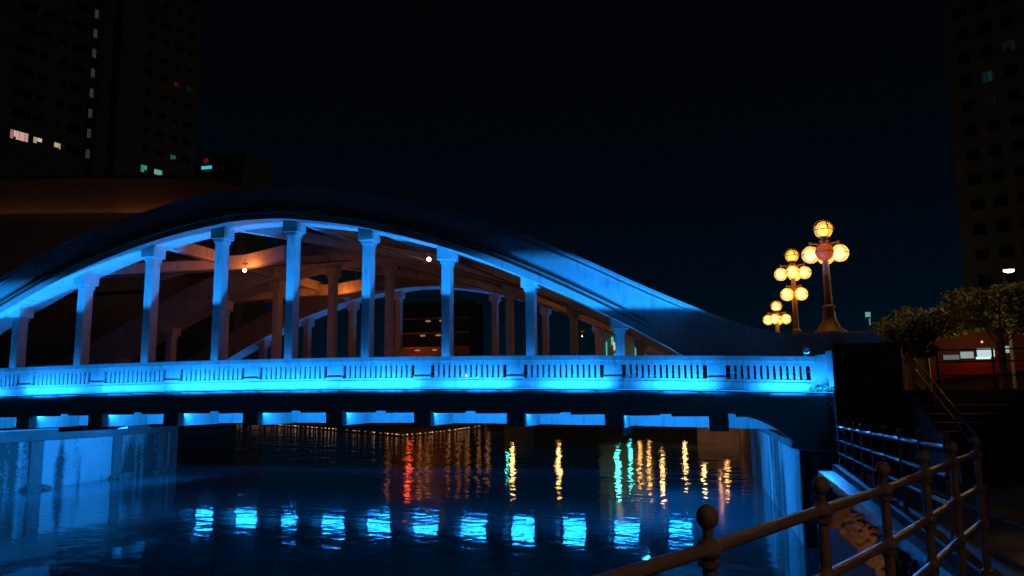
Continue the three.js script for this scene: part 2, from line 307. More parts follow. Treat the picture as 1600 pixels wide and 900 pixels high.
// floodlights inside the parapet: slot fittings that wash the arch in a band
for (let k = -6; k <= 5; k++) {
  const x = k * B, cx = x + B / 2, w = 3.3, z = 2.45, y = 5.95 + sag(cx), el = 1.065, c = Math.cos(el), s = Math.sin(el);
  const f = new THREE.Group(); f.name = 'slot_floodlight'; f.position.set(cx, y, z); f.rotation.x = el; bridge.add(f); // local -z points up and inwards
  const lv = 0.5, gap = 0.071;
  mesh('visor', new THREE.BoxGeometry(w + 0.2, 0.012, lv).translate(0, gap, -lv / 2 + 0.008), M.black, f);
  mesh('visor', new THREE.BoxGeometry(w + 0.2, 0.012, lv).translate(0, -gap, -lv / 2 + 0.008), M.black, f);
  mesh('housing', new THREE.BoxGeometry(w + 0.2, 0.17, 0.05).translate(0, 0, 0.05), M.black, f);
  mesh('lamp_lens', new THREE.BoxGeometry(w, 0.02, 0.008).translate(0, 0, 0.018), ledGlow, f);
  const l = new THREE.RectAreaLight(BLUE, 1900, w, 0.02); l.position.set(0, 0, 0.008); f.add(l); // faces local -z
}
// uplights at the foot of each hanger and between the hangers of the outer arches
for (const ai of [0, 2]) for (let k = -6; k <= 4; k++) {
  const z = arches[ai], x = k * B, y = 5.52 + sag(x), xm = x + B / 2, h = ribSoffit(xm - XC) - y;
  if (h > 1.2) {
    const u = mesh('uplight', merge([box(xm - 0.12, xm + 0.12, y, y + 0.1, z - 0.4, z - 0.16)]), M.black, bridge);
    mesh('lamp_lens', box(xm - 0.09, xm + 0.09, y + 0.1, y + 0.108, z - 0.37, z - 0.19), ledGlow, u);
    spot(bridge, BLUE, 1.3 * h * h + 2, [xm, y + 0.14, z - 0.28], [xm, y + 5, z - 0.25], Math.min(0.75, 0.30 + 0.9 / h), 0.7);
  }
  if (ai === 0 && k > -6) {
    const u = mesh('uplight', box(x - 0.1, x + 0.1, y, y + 0.08, z + 0.2, z + 0.4), M.black, bridge);
    mesh('lamp_lens', box(x - 0.08, x + 0.08, y + 0.08, y + 0.088, z + 0.22, z + 0.38), ledGlow, u);
    spot(bridge, BLUE, 19 * rr(0.75, 1.25), [x, y + 0.12, z + 0.3], [x, y + 3, z - 0.05], 0.5, 0.8);
  }
}
// luminaires under the bracing, over the two carriageways
for (const [x, y, z, I, kind] of [[-5.2, 11.55, -4.75, 6.5, 0], [4.72, 11.67, -5, 0.8, 1], [-5.2, 11.55, -15.3, 6, 2], [10.5, 8.6, -16.9, 3, 2]]) {
  const f = mesh('road_luminaire', merge([box(x - 0.14, x + 0.14, y + 0.3, y + 0.36, z - 0.08, z + 0.08), box(x - 0.015, x + 0.015, y + 0.08, y + 0.6, z - 0.02, z + 0.02)]), M.darkIron, bridge);
  mesh('lamp_bulb', new THREE.SphereGeometry(kind === 2 ? 0.03 : 0.1, 14, 10).translate(x, y, z), kind === 1 ? glow(14, 12, 8) : glow(12, 7, 3), f);
  point(bridge, SODIUM, I, [x, y, z], 0.08);
}
// abutments and underpass walls
const under = thing('abutment_wall', 'pale streaked abutment wall lit blue under the right end of the bridge', 'wall');
mesh('wall_face', box(20.5, 21.9, -0.4, 3.05, -24, 3.6), M.stained, under);
mesh('bearing_ledge', box(20.38, 21.9, 3.05, 3.3, -24, 2.5), M.concrete, under);
for (const z of [-2.5, -9]) { rectLight(under, BLUE, 150, 4, 0.2, [14.5, 3.45, z], [20.5, 1.0, z]); mesh('wall_floodlight', box(14.36, 14.46, 3.35, 3.9, z - 2, z + 2), M.black, under); }
const underL = thing('underpass_quay', 'walkway slab on a stained river wall lit blue under the left end of the bridge', 'quay wall');
mesh('wall_face', box(-20.33, -20, -0.4, 2.75, -19.6, 8), M.stained, underL);
mesh('walkway_slab', box(-20.6, -19.75, 2.75, 3.35, -20.2, 8), M.concrete, underL);
mesh('slab_lip', box(-20.3, -19.68, 3.35, 3.42, -20.2, 8), M.paint, underL);
for (const [z, w] of [[-7.6, 0.9], [-14.2, 0.8], [-18.6, 0.7]]) {
  mesh('pier', box(-20.02, -19.86, -0.3, 2.7, z - w / 2, z + w / 2), M.concrete, underL);
  for (let i = 0; i < 6; i++) { const g = new THREE.DodecahedronGeometry(rr(0.22, 0.42), 0); g.scale(1, rr(0.6, 0.9), rr(1, 1.5)); g.rotateY(rnd() * 3).translate(-19.75 + rr(-0.1, 0.25), rr(-0.05, 0.16), z + rr(-0.9, 0.9)); mesh('footing_rock', planar(g), M.rock, underL); }
}
for (const z of [-6, -13]) { rectLight(underL, BLUE, 190, 5, 0.2, [-14.8, 3.5, z], [-20, 0.9, z - 0.3]); mesh('wall_floodlight', box(-14.76, -14.66, 3.4, 3.85, z - 2.5, z + 2.5), M.black, underL); }
const wing = thing('wing_wall', 'dark concrete wing wall between the bridge end and the steps', 'wall');
mesh('wall_block', prism([[20.68, 10.3], [22.28, 10.3], [24, 2.9], [21.82, 2.9]], -0.4, 6.05), M.concrete, wing);
mesh('wall_cap', prism([[20.72, 10.26], [22.24, 10.26], [23.96, 2.92], [21.86, 2.92]], 6.05, 6.1), M.concrete, wing);

// ------------------------------------------------------------------ lamps on the pylons
const shell = (r, g, b) => new THREE.MeshPhysicalMaterial({ color: new THREE.Color(0.9, 0.7, 0.4), emissive: new THREE.Color(r, g, b), roughness: 0.35, transmission: 0.75, thickness: 0, ior: 1.2 });
const globeGlow = shell(1.5, 0.66, 0.09), globeTop = shell(0.95, 0.5, 0.05), globeDim = glow(0.42, 0.065, 0.01), bulbHot = glow(7, 5, 2), bulbWarm = glow(2.4, 1.7, 0.4);
function lampPost(label, [x, y, z], H, tiers, r, top) {
  const t = thing('globe_lamp', label, 'street lamp', 'globe lamps on the bridge end pylons', [x, y, z]);
  mesh('base', merge([planar(new THREE.LatheGeometry([[0.62, 0], [0.62, 0.08], [0.42, 0.2], [0.26, 0.5], [0.22, 0.62], [0.2, 0.95], [0.24, 1.0], [0.24, 1.05], [0.15, 1.1]].map(p => new THREE.Vector2(...p)), 10))]), M.darkIron, t);
  mesh('post', planar(new THREE.CylinderGeometry(0.10, 0.15, H - 1.5, 12).translate(0, 1.05 + (H - 1.5) / 2, 0)), M.darkIron, t);
  mesh('cap', planar(new THREE.LatheGeometry([[0.1, H - 0.5], [0.2, H - 0.44], [0.1, H - 0.36], [0.22, H - 0.29], [0.12, H - 0.24]].map(p => new THREE.Vector2(...p)), 12)), M.darkIron, t);
  const globe = (p, mat, R, cage) => {
    const g = mesh('globe_light', new THREE.SphereGeometry(R, 22, 16).translate(...p), mat, t);
    if (mat !== globeDim) mesh('bulb', new THREE.SphereGeometry(R * 0.62, 16, 12).scale(1, 1.05, 1).translate(...p), mat === globeTop ? bulbWarm : bulbHot, g);
    mesh('band', new THREE.TorusGeometry(R + 0.004, 0.016, 6, 28).rotateX(Math.PI / 2).translate(...p), M.darkIron, g);
    for (let k = 0; k < 2; k++) mesh('rib', new THREE.TorusGeometry(R + 0.004, 0.009, 6, 28).rotateY(k * Math.PI / 2 + 0.4).translate(...p), M.darkIron, g);
    if (cage) for (let k = 0; k < 2; k++) mesh('hoop', new THREE.TorusGeometry(R + 0.07, 0.018, 6, 20, Math.PI).rotateY(k * Math.PI / 2 + 0.2).translate(...p), M.darkIron, g);
    point(t, WARM, mat === globeDim ? 0.3 : 4, p, R * 0.5);
  };
  globe([0, H, 0], top, r, true);
  for (const [h, list] of tiers) for (const [a, d, mat] of list) {
    const px = Math.cos(a) * d, pz = Math.sin(a) * d;
    mesh('arm', merge([bar(V(0, h + r + 0.08, 0), V(px, h + r + 0.1, pz), 0.03, 8), bar(V(px, h + r - 0.02, pz), V(px, h + r + 0.16, pz), 0.05, 8), bar(V(0, h + r - 0.3, 0), V(px * 0.6, h + r + 0.08, pz * 0.6), 0.02, 6)]), M.darkIron, t);
    globe([px, h, pz], mat || globeGlow, r, false);
  }
}
const VIEW = 0.66; // arms face the quay corner
lampPost('nearest and largest globe lamp, five globes with one unlit, right of the blue parapet end', [22.3, 7.14, -0.45], 4.0, [[3.06, [[0.15, 0.52], [3.25, 0.52], [1.75, 0.5, globeDim], [4.9, 0.5]]]], 0.335, globeTop);
lampPost('tall middle globe lamp with two tiers of seven glowing globes', [22.36, 7.14, -11.6], 4.92, [[4.0, [[0.25, 0.58], [3.35, 0.6], [1.7, 0.55], [5.0, 0.5]]], [2.9, [[0.35, 0.36], [3.0, 0.36]]]], 0.335, globeTop);
lampPost('smallest farthest globe lamp, low cluster showing above the sloping arch end', [22.45, 7.14, -22.4], 3.47, [[2.62, [[0.25, 0.55], [3.35, 0.55], [1.9, 0.5], [4.9, 0.5]]]], 0.335, globeGlow);

// ------------------------------------------------------------------ promenade, railings, river wall
const G = 3.15;
const edge = [[14, 34.4], [16.05, 31.2], [17.3, 28.45], [18.33, 26.3], [19.9, 23.1], [20.5, 10.4]];
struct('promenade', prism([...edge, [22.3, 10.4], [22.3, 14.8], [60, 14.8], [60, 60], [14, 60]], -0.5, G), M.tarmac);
{
  const prom = scene.getObjectByName('promenade');
  const slabs = [];
  for (let v = 0; v < 4; v++) { const m = M.paving.clone(); const t = rr(0.8, 1.15); m.color = new THREE.Color(t * 0.95, t * 0.86, t * 0.78); slabs.push(m); }
  const sg = planar(new THREE.BoxGeometry(0.89, 0.03, 0.89));
  const ex = z => { for (let i = 0; i < edge.length - 1; i++) if (z <= edge[i][1] && z >= edge[i + 1][1]) return mix(edge[i][0], edge[i + 1][0], (edge[i][1] - z) / (edge[i][1] - edge[i + 1][1])); return 14; };
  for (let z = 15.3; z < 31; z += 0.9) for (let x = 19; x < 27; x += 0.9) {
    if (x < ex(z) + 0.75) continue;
    // slabs are left out of a triangle in the railing corner, showing the dark base
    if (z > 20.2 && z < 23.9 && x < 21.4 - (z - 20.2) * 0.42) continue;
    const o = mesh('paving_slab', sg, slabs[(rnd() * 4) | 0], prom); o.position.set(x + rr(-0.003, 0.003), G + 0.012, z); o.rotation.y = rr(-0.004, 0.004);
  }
}
function railing(name, label, posts, drops, ballR = 0.042) {
  const t = thing(name, label, 'railing');
  const P = posts.map(p => V(...p));
  P.forEach((p, i) => {
    const H = 1.1;
    const q = mesh('post', merge([cyl(0.034, 0.026, H + 0.04).translate(p.x, p.y - H, p.z), cyl(0.06, 0.05, 0.05).translate(p.x, p.y - H, p.z),
      ...drops.map(d => new THREE.SphereGeometry(0.05, 14, 10).scale(1, 0.9, 1).translate(p.x, p.y - d, p.z)), ...drops.map(d => cyl(0.042, 0.042, 0.02).translate(p.x, p.y - d - 0.06, p.z)), cyl(0.02, 0.02, 0.06).translate(p.x, p.y + 0.03, p.z)]), M.iron, t);
    mesh('ball_finial', new THREE.SphereGeometry(ballR, 18, 14).scale(1, 1.12, 1).translate(p.x, p.y + 0.115, p.z), M.iron, q);
  });
  for (let i = 0; i < P.length - 1; i++) for (const d of drops) mesh('rail_pipe', bar(P[i].clone().setY(P[i].y - d), P[i + 1].clone().setY(P[i + 1].y - d), 0.026, 14), M.iron, t);
  return t;
}
railing('quay_railing', 'dark iron pipe railing with ball finials in the right foreground', [[15.6, 4.25, 32.0], [16.3, 4.25, 30.6], [17.44, 4.25, 28.45], [17.99, 4.25, 27.31], [18.47, 4.25, 26.35], [18.96, 4.25, 25.27], [19.45, 4.25, 24.17], [19.94, 4.25, 23.13]], [0, 0.31, 0.62]);
{ const posts = []; for (let i = 0; i <= 8; i++) posts.push([mix(20.0, 20.65, (i + 0.5) / 8.5), mix(4.24, 4.05, (i + 0.5) / 8.5), mix(22.5, 10.68, (i + 0.5) / 8.5)]);
  railing('walkway_railing', 'blue-lit pipe railing running back towards the wing wall', posts, [0, 0.31, 0.62]); }
// stairs and their handrail
const stair = thing('staircase', 'wide dark staircase rising right of the wing wall', 'steps');
for (let i = 0; i < 10; i++) mesh('step', merge([box(22.3, 36, G + i * 0.178, G + (i + 1) * 0.178 - 0.03, 10.3, 14.8 - i * 0.43), box(22.3, 36, G + (i + 1) * 0.178 - 0.03, G + (i + 1) * 0.178, 10.3, 14.83 - i * 0.43)]), M.concrete, stair);
mesh('stringer', box(22.1, 22.29, G, G + 0.5, 10.4, 14.9), M.concrete, stair);
{
  const t = thing('stair_handrail', 'sloping triple pipe handrail climbing the staircase, catching warm light', 'handrail');
  const a = V(22.6, 3.92, 14.5), b = V(22.62, 5.70, 10.0);
  for (const d of [0, 0.27, 0.55]) mesh('rail_pipe', bar(a.clone().setY(a.y - d), b.clone().setY(b.y - d), 0.024, 12), M.iron, t);
  for (const s of [0, 0.33, 0.66, 1]) { const p = a.clone().lerp(b, s); mesh('post', planar(bar(p.clone().setY(p.y + 0.02), p.clone().setY(p.y - 0.92), 0.026, 10)), M.iron, t); }
}
// coping and rubble face outside the walkway railing
const rub = thing('river_wall', 'rough rubble river wall with a pale coping below the walkway railing', 'wall');
{
  const A = [19.8, 23.2], Bq = [20.14, 10.7];
  mesh('coping_stone', prism([[19.92, 23.1], [A[0] - 0.02, 23.2], [Bq[0] - 0.02, 10.7], [20.52, 10.7]], 2.78, 3.02), M.wetStone, rub);
  mesh('backing', prism([[20.2, 23.2], [A[0] + 0.12, 23.2], [Bq[0] + 0.12, 10.5], [20.6, 10.5]], -0.4, 2.77), M.shadedBacking, rub);
  const base = []; for (let v = 0; v < 8; v++) { const g = new THREE.IcosahedronGeometry(1, 1), p = g.attributes.position, sd = v * 7.3; for (let i = 0; i < p.count; i++) { const x = p.getX(i), y = p.getY(i), z = p.getZ(i), k = 1 + 0.22 * Math.sin(x * 3 + sd) * Math.cos(y * 4 + sd * 2) + 0.15 * Math.sin(z * 5 - sd); p.setXYZ(i, x * k, y * k, z * k); } g.computeVertexNormals(); base.push(planar(g, 0.2)); }
  for (let row = 0; row < 3; row++) for (let i = 0; i < 60; i++) {
    const s = (i + 0.5 + rr(-0.3, 0.3)) / 60, r = rr(0.07, 0.14), o = mesh('stone', base[(rnd() * 8) | 0], M.rock, rub);
    o.position.set(mix(A[0], Bq[0], s) - 0.01 - row * 0.03 + rr(-0.04, 0.03), 2.72 - row * 0.17 + rr(-0.05, 0.05), mix(A[1], Bq[1], s)); o.scale.set(r, r * rr(0.7, 1), r * rr(0.9, 1.4)); o.rotation.set(rnd() * 6, rnd() * 6, rnd() * 6);
  }
}
// hooded lamps outside the frame: one on the promenade beside the photographer, one at the head of the steps
for (const [n, label, p, H, I, c, aim, ang] of [['promenade_lamp', 'hooded promenade lamp post beside the foreground railing', [20.8, G, 31.2], 4.4, 13, [1, 0.5, 0.27], [-0.2, 0, -2.2], 0.9],
  ['stair_head_lamp', 'hooded sodium lamp post at the head of the wide steps', [29.2, 4.92, 8.6], 4.6, 60, [1, 0.33, 0.1], [-6.6, 0.5, 2.2], 0.26]]) {
  const t = thing(n, label, 'street lamp', null, p);
  mesh('post', planar(cyl(0.09, 0.06, H - 0.1)), M.darkIron, t); mesh('hood', planar(new THREE.ConeGeometry(0.42, 0.22, 16, 1, true).translate(0, H + 0.16, 0)), M.darkIron, t);
  mesh('lamp_bulb', new THREE.SphereGeometry(0.12, 16, 12).translate(0, H, 0), glow(2, 0.9, 0.3), t);
  spot(t, new THREE.Color(...c), I, [0, H, 0], aim, ang, 0.25);
}
{
  const t = thing('quay_floodlight', 'small floodlight bracketed to the quay wall below the foreground railing', 'floodlight', null, [17.0, 2.5, 28.2]);
  mesh('housing', planar(new THREE.BoxGeometry(0.24, 0.2, 0.16)), M.black, t); mesh('bracket', planar(bar(V(0, 0, 0.05), V(0.4, 0.1, 0.4), 0.03, 8)), M.iron, t);
  mesh('lamp_lens', new THREE.BoxGeometry(0.2, 0.16, 0.02).translate(0, 0, -0.09), glow(1, 0.5, 0.15), t);
  spot(t, new THREE.Color(1, 0.33, 0.09), 150, [0, 0, -0.12], [2.95, -0.42, -11], 0.08, 0.25);
}
{
  const t = thing('quay_spotlight', 'small hooded blue spotlight on the parapet coping near its right end post', 'floodlight', null, [20.95, 6.42, 3.05]);
  const d = V(-0.85, -3.4, 13.2).normalize(), q = new THREE.Quaternion().setFromUnitVectors(V(0, 0, 1), d);
  const hood = mesh('hood', planar(new THREE.CylinderGeometry(0.1, 0.1, 0.5, 14, 1, true).rotateX(Math.PI / 2).translate(0, 0, 0.25)), M.black, t); hood.quaternion.copy(q);
  const lens = mesh('lamp_lens', new THREE.CircleGeometry(0.09, 14), glow(0.004, 0.12, 0.5), t); lens.quaternion.copy(q);
  mesh('bracket', planar(bar(V(0, 0, 0), V(0.0, -0.3, -0.2), 0.03, 8)), M.iron, t);
  const l = spot(t, BLUE, 420, d.clone().multiplyScalar(0.04).toArray(), d.clone().multiplyScalar(10).toArray(), 0.2, 0.8);
}
// plants growing at the parapet end
function leafCloud(n, f, size) { const P = [], N = []; for (let i = 0; i < n; i++) { const c = f(i), a = V(rr(-1, 1), rr(-1, 1), rr(-1, 1)).normalize(), b = V(rr(-1, 1), rr(-1, 1), rr(-1, 1)).cross(a).normalize(), s = size * rr(0.6, 1.4), d = a.clone().cross(b);
  const q = [c.clone().addScaledVector(a, -s), c.clone().addScaledVector(b, s * 0.45).addScaledVector(d, s * 0.1), c.clone().addScaledVector(a, s), c.clone().addScaledVector(b, -s * 0.45).addScaledVector(d, s * 0.1)];
  for (const k of [0, 1, 2, 0, 2, 3]) P.push(q[k].x, q[k].y, q[k].z); }
  const g = new THREE.BufferGeometry(); g.setAttribute('position', new THREE.Float32BufferAttribute(P, 3)); g.computeVertexNormals(); return g; }
{
  const t = thing('creeper_plant', 'small creeper hanging from the bottom of the parapet end post', 'plant');
  mesh('leaves', leafCloud(150, i => { const s = rnd(); return s < 0.45 ? V(21.0 + rr(0, 0.6), 5.0 + rr(-0.1, 0.16), ZP + 0.12 + rr(0, 0.2)) : V(21.6 + rr(-0.1, 0.16), 5.1 - rr(0, 2.1), ZP + 0.1 + rr(0, 0.14)); }, 0.06), M.leafDark, t);
  mesh('stem', bar(V(21.62, 5.2, ZP + 0.1), V(21.66, 3.1, ZP + 0.08), 0.015, 6), M.bark, t);
}
// ------------------------------------------------------------------ right-hand street level
struct('plaza', prism([[22.3, 10.25], [22.32, 2.0], [24, 2.0], [24.05, -24], [400, -24], [400, 10.25]], 0, 4.92), M.tarmac);
function tree(label, [x, y, z], H, R, n, lit) {
  const t = thing('street_tree', label, 'tree', 'trees above the steps', [x, y, z]);
  const br = [planar(new THREE.CylinderGeometry(0.12, 0.22, H * 0.6, 9).translate(0, H * 0.3, 0))], tips = [];
  for (let i = 0; i < 9; i++) { const a = i * 2.4, e = V(Math.cos(a) * R * rr(0.4, 0.8), H * rr(0.6, 0.95), Math.sin(a) * R * rr(0.4, 0.8)); br.push(planar(bar(V(0, H * rr(0.35, 0.58), 0), e, 0.04, 6))); tips.push(e); }
  mesh('trunk', merge(br), M.bark, t);
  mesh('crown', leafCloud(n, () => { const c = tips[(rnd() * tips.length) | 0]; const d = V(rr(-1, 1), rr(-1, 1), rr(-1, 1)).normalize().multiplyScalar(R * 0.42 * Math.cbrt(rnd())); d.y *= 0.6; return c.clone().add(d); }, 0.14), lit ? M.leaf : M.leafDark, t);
}
tree('leafy tree lit yellow-green under the bright street light at far right', [31.4, 4.92, -10.5], 5.0, 2.6, 2600, true);
tree('dim leafy tree left of the yellow-lit one above the steps', [28.6, 4.92, -12.6], 4.4, 2.3, 2000, true);
tree('small dark tree just right of the wing wall top', [25.7, 4.92, -3.2], 2.6, 1.1, 900, false);
tree('large black tree rising behind the other street trees', [43, 4.92, -25], 9, 4.5, 3600, false);
{
  const t = thing('street_light', 'bright white street light on a tall pole at the far right', 'street lamp', null, [34.4, 4.92, -18.1]);
  mesh('pole', planar(cyl(0.1, 0.06, 6.9)), M.black, t); mesh('arm', planar(bar(V(0, 6.85, 0), V(-0.2, 6.75, 1.3), 0.04, 8)), M.darkIron, t);
  mesh('lamp_head', box(-0.45, 0.05, 6.66, 6.74, 1.15, 1.55), M.darkIron, t); mesh('lamp_bulb', new THREE.SphereGeometry(0.2, 14, 10).scale(1.4, 0.6, 1).translate(-0.2, 6.62, 1.35), glow(9, 8, 6), t);
  spot(t, new THREE.Color(1, 0.66, 0.2), 340, [-0.2, 6.48, 1.35], [-1.6, 0, 4.2], 1.15, 0.4);
}
{
  const t = thing('low_building', 'low building with white lit windows over a red fascia behind the trees', 'building', null, [0, 0, 0]);
  mesh('wall', box(33.5, 48, 4.92, 9.4, -42, -35.6), M.brownWall, t);
  mesh('roof', box(33, 48.5, 9.4, 9.7, -42.4, -34.9), M.wall, t);
  mesh('red_fascia', planar(new THREE.BoxGeometry(7.4, 1.0, 0.5).rotateZ(0.10).translate(37.6, 6.75, -34.2)), M.red, t);
  for (const [x, y, w, h, e] of [[36.2, 7.65, 1.1, 0.35, 0.18], [37.3, 7.8, 0.9, 0.5, 0.45], [38.6, 7.95, 1.2, 0.65, 0.9], [39.9, 8.15, 0.7, 0.5, 0.5], [38.4, 7.55, 1.0, 0.16, 1.3]]) {
    const f = mesh('window', planar(new THREE.BoxGeometry(w + 0.12, h + 0.12, 0.1).translate(x, y, -35.56)), M.darkIron, t);
    mesh('lit_window_pane', new THREE.BoxGeometry(w, h, 0.04).translate(x, y, -35.5), glow(0.55 * e, 0.75 * e, 0.8 * e), f);
  }
  point(t, SODIUM, 2.2, [37.5, 8.6, -32.6], 0.1);
  mesh('lamp_bulb', new THREE.SphereGeometry(0.08, 10, 8).translate(37.5, 8.6, -32.6), glow(1.5, 0.7, 0.2), t);
}
{
  const t = thing('street_railing', 'thin dark street fence along the top of the steps', 'fence');
  for (const y of [5.35, 5.75, 6.1]) mesh('rail_pipe', bar(V(24.2, y, 6), V(36, y, 6), 0.02, 8), M.iron, t);
  for (let x = 24.2; x < 36; x += 1.475) mesh('post', bar(V(x, 4.92, 6), V(x, 6.15, 6), 0.03, 8), M.iron, t);
}
{
  const t = thing('sign_lamp', 'small teal lit sign on a thin post right of the globe lamps', 'sign', null, [29.95, 4.92, -32.7]);
  mesh('post', planar(cyl(0.06, 0.05, 5.5)), M.darkIron, t);
  mesh('lit_sign_panel', planar(new THREE.BoxGeometry(0.36, 0.36, 0.08).translate(0, 5.95, 0)), glow(0.08, 0.36, 0.32), t);
  mesh('lit_sign_stem', planar(new THREE.BoxGeometry(0.1, 0.5, 0.08).translate(0.1, 5.4, 0)), glow(0.04, 0.22, 0.18), t);
}
// ------------------------------------------------------------------ towers
function tower(name, label, origin, dirAngle, s0, s1, depth, H, cols, rows, y0, storey, lit, dim) {
  const t = thing(name, label, 'tower block', 'far tower blocks', origin); t.rotation.y = dirAngle; // local x along the face, local +z outwards
  mesh('wall', box(s0, s1, 0, H, -depth, 0), M.wall, t);
  mesh('roof', box(s0 - 0.3, s1 + 0.3, H, H + 0.8, -depth - 0.3, 0.3), M.wall, t);
  for (let r = 0; r < rows; r++) for (const [s, w, h] of cols) {
    const y = y0 + r * storey, key = lit[r + ',' + s], f = mesh('window', box(s - w / 2 - 0.08, s + w / 2 + 0.08, y - h / 2 - 0.08, y + h / 2 + 0.08, -0.05, 0.06), M.wall, t);
    if (key) { // curtains and room behind: strips of unequal brightness, with mullions between
      let a = s - w / 2; while (a < s + w / 2 - 0.12) { const b = Math.min(s + w / 2, a + rr(0.25, 0.75)), e = rr(0.35, 1.25), lo = rnd() < 0.3 ? h * rr(0.2, 0.45) : 0; mesh('lit_window_pane', box(a + 0.03, b - 0.03, y - h / 2 + lo, y + h / 2, 0.0, 0.075), glow(key[0] * e, key[1] * e * rr(0.85, 1.1), key[2] * e * rr(0.7, 1.2)), f); a = b; }
      continue;
    }
    mesh('window_pane', box(s - w / 2, s + w / 2, y - h / 2, y + h / 2, 0.0, 0.075), dim && s === dim[0] ? dim[1] : M.glass, f);
  }
  return t;
}
const towerCols = [[-9.9, 2.3, 1.15], [-7.5, 1.2, 0.8], [-4.9, 0.9, 0.8], [-2.7, 1.9, 1.1], [-0.6, 0.55, 1.3], [8.0, 1.4, 1.1], [10.6, 1.4, 0.8], [13.0, 1.0, 0.7], [15.4, 1.3, 0.9]];
const tw = tower('apartment_tower', 'tall dark apartment tower at the upper left with a column of dim stair lights', [-65.75, 3, -61.64], Math.atan2(0.951, 0.31), -40, 17.2, 14, 78, towerCols, 12, 37.0, 3.01,
  { '0,-9.9': [0.75, 0.48, 0.40], '0,-7.5': [0.5, 0.45, 0.32], '0,-4.9': [0.42, 0.36, 0.2], '0,8': [0.05, 0.42, 0.34], '0,10.6': [0.12, 0.40, 0.30], '1,13': [0.03, 0.11, 0.08], '5,13': [0.035, 0.006, 0.004], '5,15.4': [0.001, 0.006, 0.008] }, [-0.6, glow(0.026, 0.027, 0.022)]);
mesh('side_pier', box(-0.2, 1.6, 0, 78, 0.08, 1.2), M.wall, tw);
mesh('side_pier', box(2.2, 6.4, 0, 78, 0.08, 2.0), M.wall, tw);
tower('office_tower', 'nearly black office tower at the right edge with two faint lit windows', [57, 3, -90], -0.6, -3, 34, 18, 90, [[-0.5, 1.6, 1.5], [2.4, 1.6, 1.5], [5.3, 1.6, 1.5], [8.2, 1.6, 1.5]], 16, 14, 3.6,
  { '9,2.4': [0.003, 0.014, 0.014], '8,2.4': [0.001, 0.004, 0.004], '10,5.3': [0.006, 0.005, 0.004] });
{
  const t = thing('far_sign_building', 'distant dark building with tiny red and cyan lit signs beside the apartment tower', 'building', null, [-78.8, 3, -106.5]);
  mesh('wall', box(-6, 9, 0, 51.5, -10, 0), M.wall, t);
  mesh('lit_sign_red', box(0.0, 1.0, 50.0, 50.9, 0.05, 0.15), glow(0.10, 0.004, 0.002), t);
  mesh('lit_sign_cyan', box(-0.4, 1.9, 48.7, 49.3, 0.05, 0.15), glow(0.05, 0.5, 0.62), t);
  for (const [x, y, w] of [[-0.8, 45.6, 1.2], [1.2, 46.4, 1.3], [4.2, 45.0, 0.9], [6.3, 44.2, 2.0]]) mesh('lit_window_pane', box(x - w / 2, x + w / 2, y, y + 0.35, 0.05, 0.1), glow(0.12, 0.19, 0.2), t);
}
// long rounded block behind the left of the arch
{
  const t = thing('rounded_building', 'long brown building with a rounded end and warm lit underside behind the arch', 'building');
  const P = [[-62, -24.5], [-46, -28.4], [-35, -31], [-30, -32.6], [-27.4, -34.2], [-26, -37], [-27, -40], [-32, -44], [-66, -40]];
  mesh('fascia_band', prism(P, 22.4, 25.9), M.brownWall, t);
  mesh('roof', prism(P.map(([x, z]) => [x * 0.985 - 0.8, z * 0.985 - 0.6]), 25.9, 26.3), M.wall, t);
  mesh('lower_wall', prism(P.map(([x, z]) => [x * 0.96 - 1.9, z * 0.96 - 2.6]), 3, 22.4), M.wall, t);
  for (let i = 0; i < 4; i++) { // cornice and lamp strip added to wash the band from below
    const a = V(P[i][0], 22.3, P[i][1] + 0.55), b = V(P[i + 1][0], 22.3, P[i + 1][1] + 0.55), L = a.distanceTo(b), m = a.clone().lerp(b, 0.5);
    mesh('cornice', beam(a, b, 0.5, 0.12), M.brownWall, t); mesh('added_lamp_strip', beam(a.clone().setY(22.38), b.clone().setY(22.38), 0.04, 0.03), glow(0.08, 0.02, 0.004), t);
    const l = new THREE.RectAreaLight(new THREE.Color(1, 0.36, 0.15), [1.2, 2.6, 5, 2.5][i], L, 0.06); l.position.set(m.x, 22.42, m.z); l.rotation.order = 'YXZ'; l.rotation.set(1.35, Math.atan2(-(b.z - a.z), b.x - a.x), 0); t.add(l);
  }
  rectLight(t, new THREE.Color(1, 0.5, 0.36), 0.6, 20, 1, [-36, 14, -24], [-40, 24, -30]); mesh('added_lamp_strip', box(-46, -26, 13.7, 13.9, -24.3, -23.7), M.black, t);  // added area light with a dark bar, put in to brighten the band
}
// tiered building seen between the far hangers
{
  const t = thing('tiered_building', 'dark tiered building with warm glimpses of eaves seen between the far hangers', 'building', null, [-52, 2.4, -172]); t.scale.setScalar(1.7);
  mesh('wall', box(-8, 6, 0, 17, -8, 0), M.wall, t);
  for (let i = 0; i < 5; i++) {
    const e = mesh('eave', planar(new THREE.BoxGeometry(14.6, 0.25, 1.6).rotateX(0.25).translate(-1, 5.2 + i * 2.3, 0.7)), M.brownWall, t);
    for (const x of [-4.5 + i * 0.9, -1 + i * 0.6]) mesh('lit_window_pane', box(x - 0.4, x + 0.4, 4.6 + i * 2.3, 4.85 + i * 2.3, 0.02, 0.06), glow(0.35, 0.15, 0.06), e);
  }
  point(t, SODIUM, 30, [-1, 6.4, 3], 0.1); mesh('lamp_bulb', new THREE.SphereGeometry(0.1, 10, 8).translate(-1, 6.4, 3), glow(1, 0.4, 0.1), t);
}
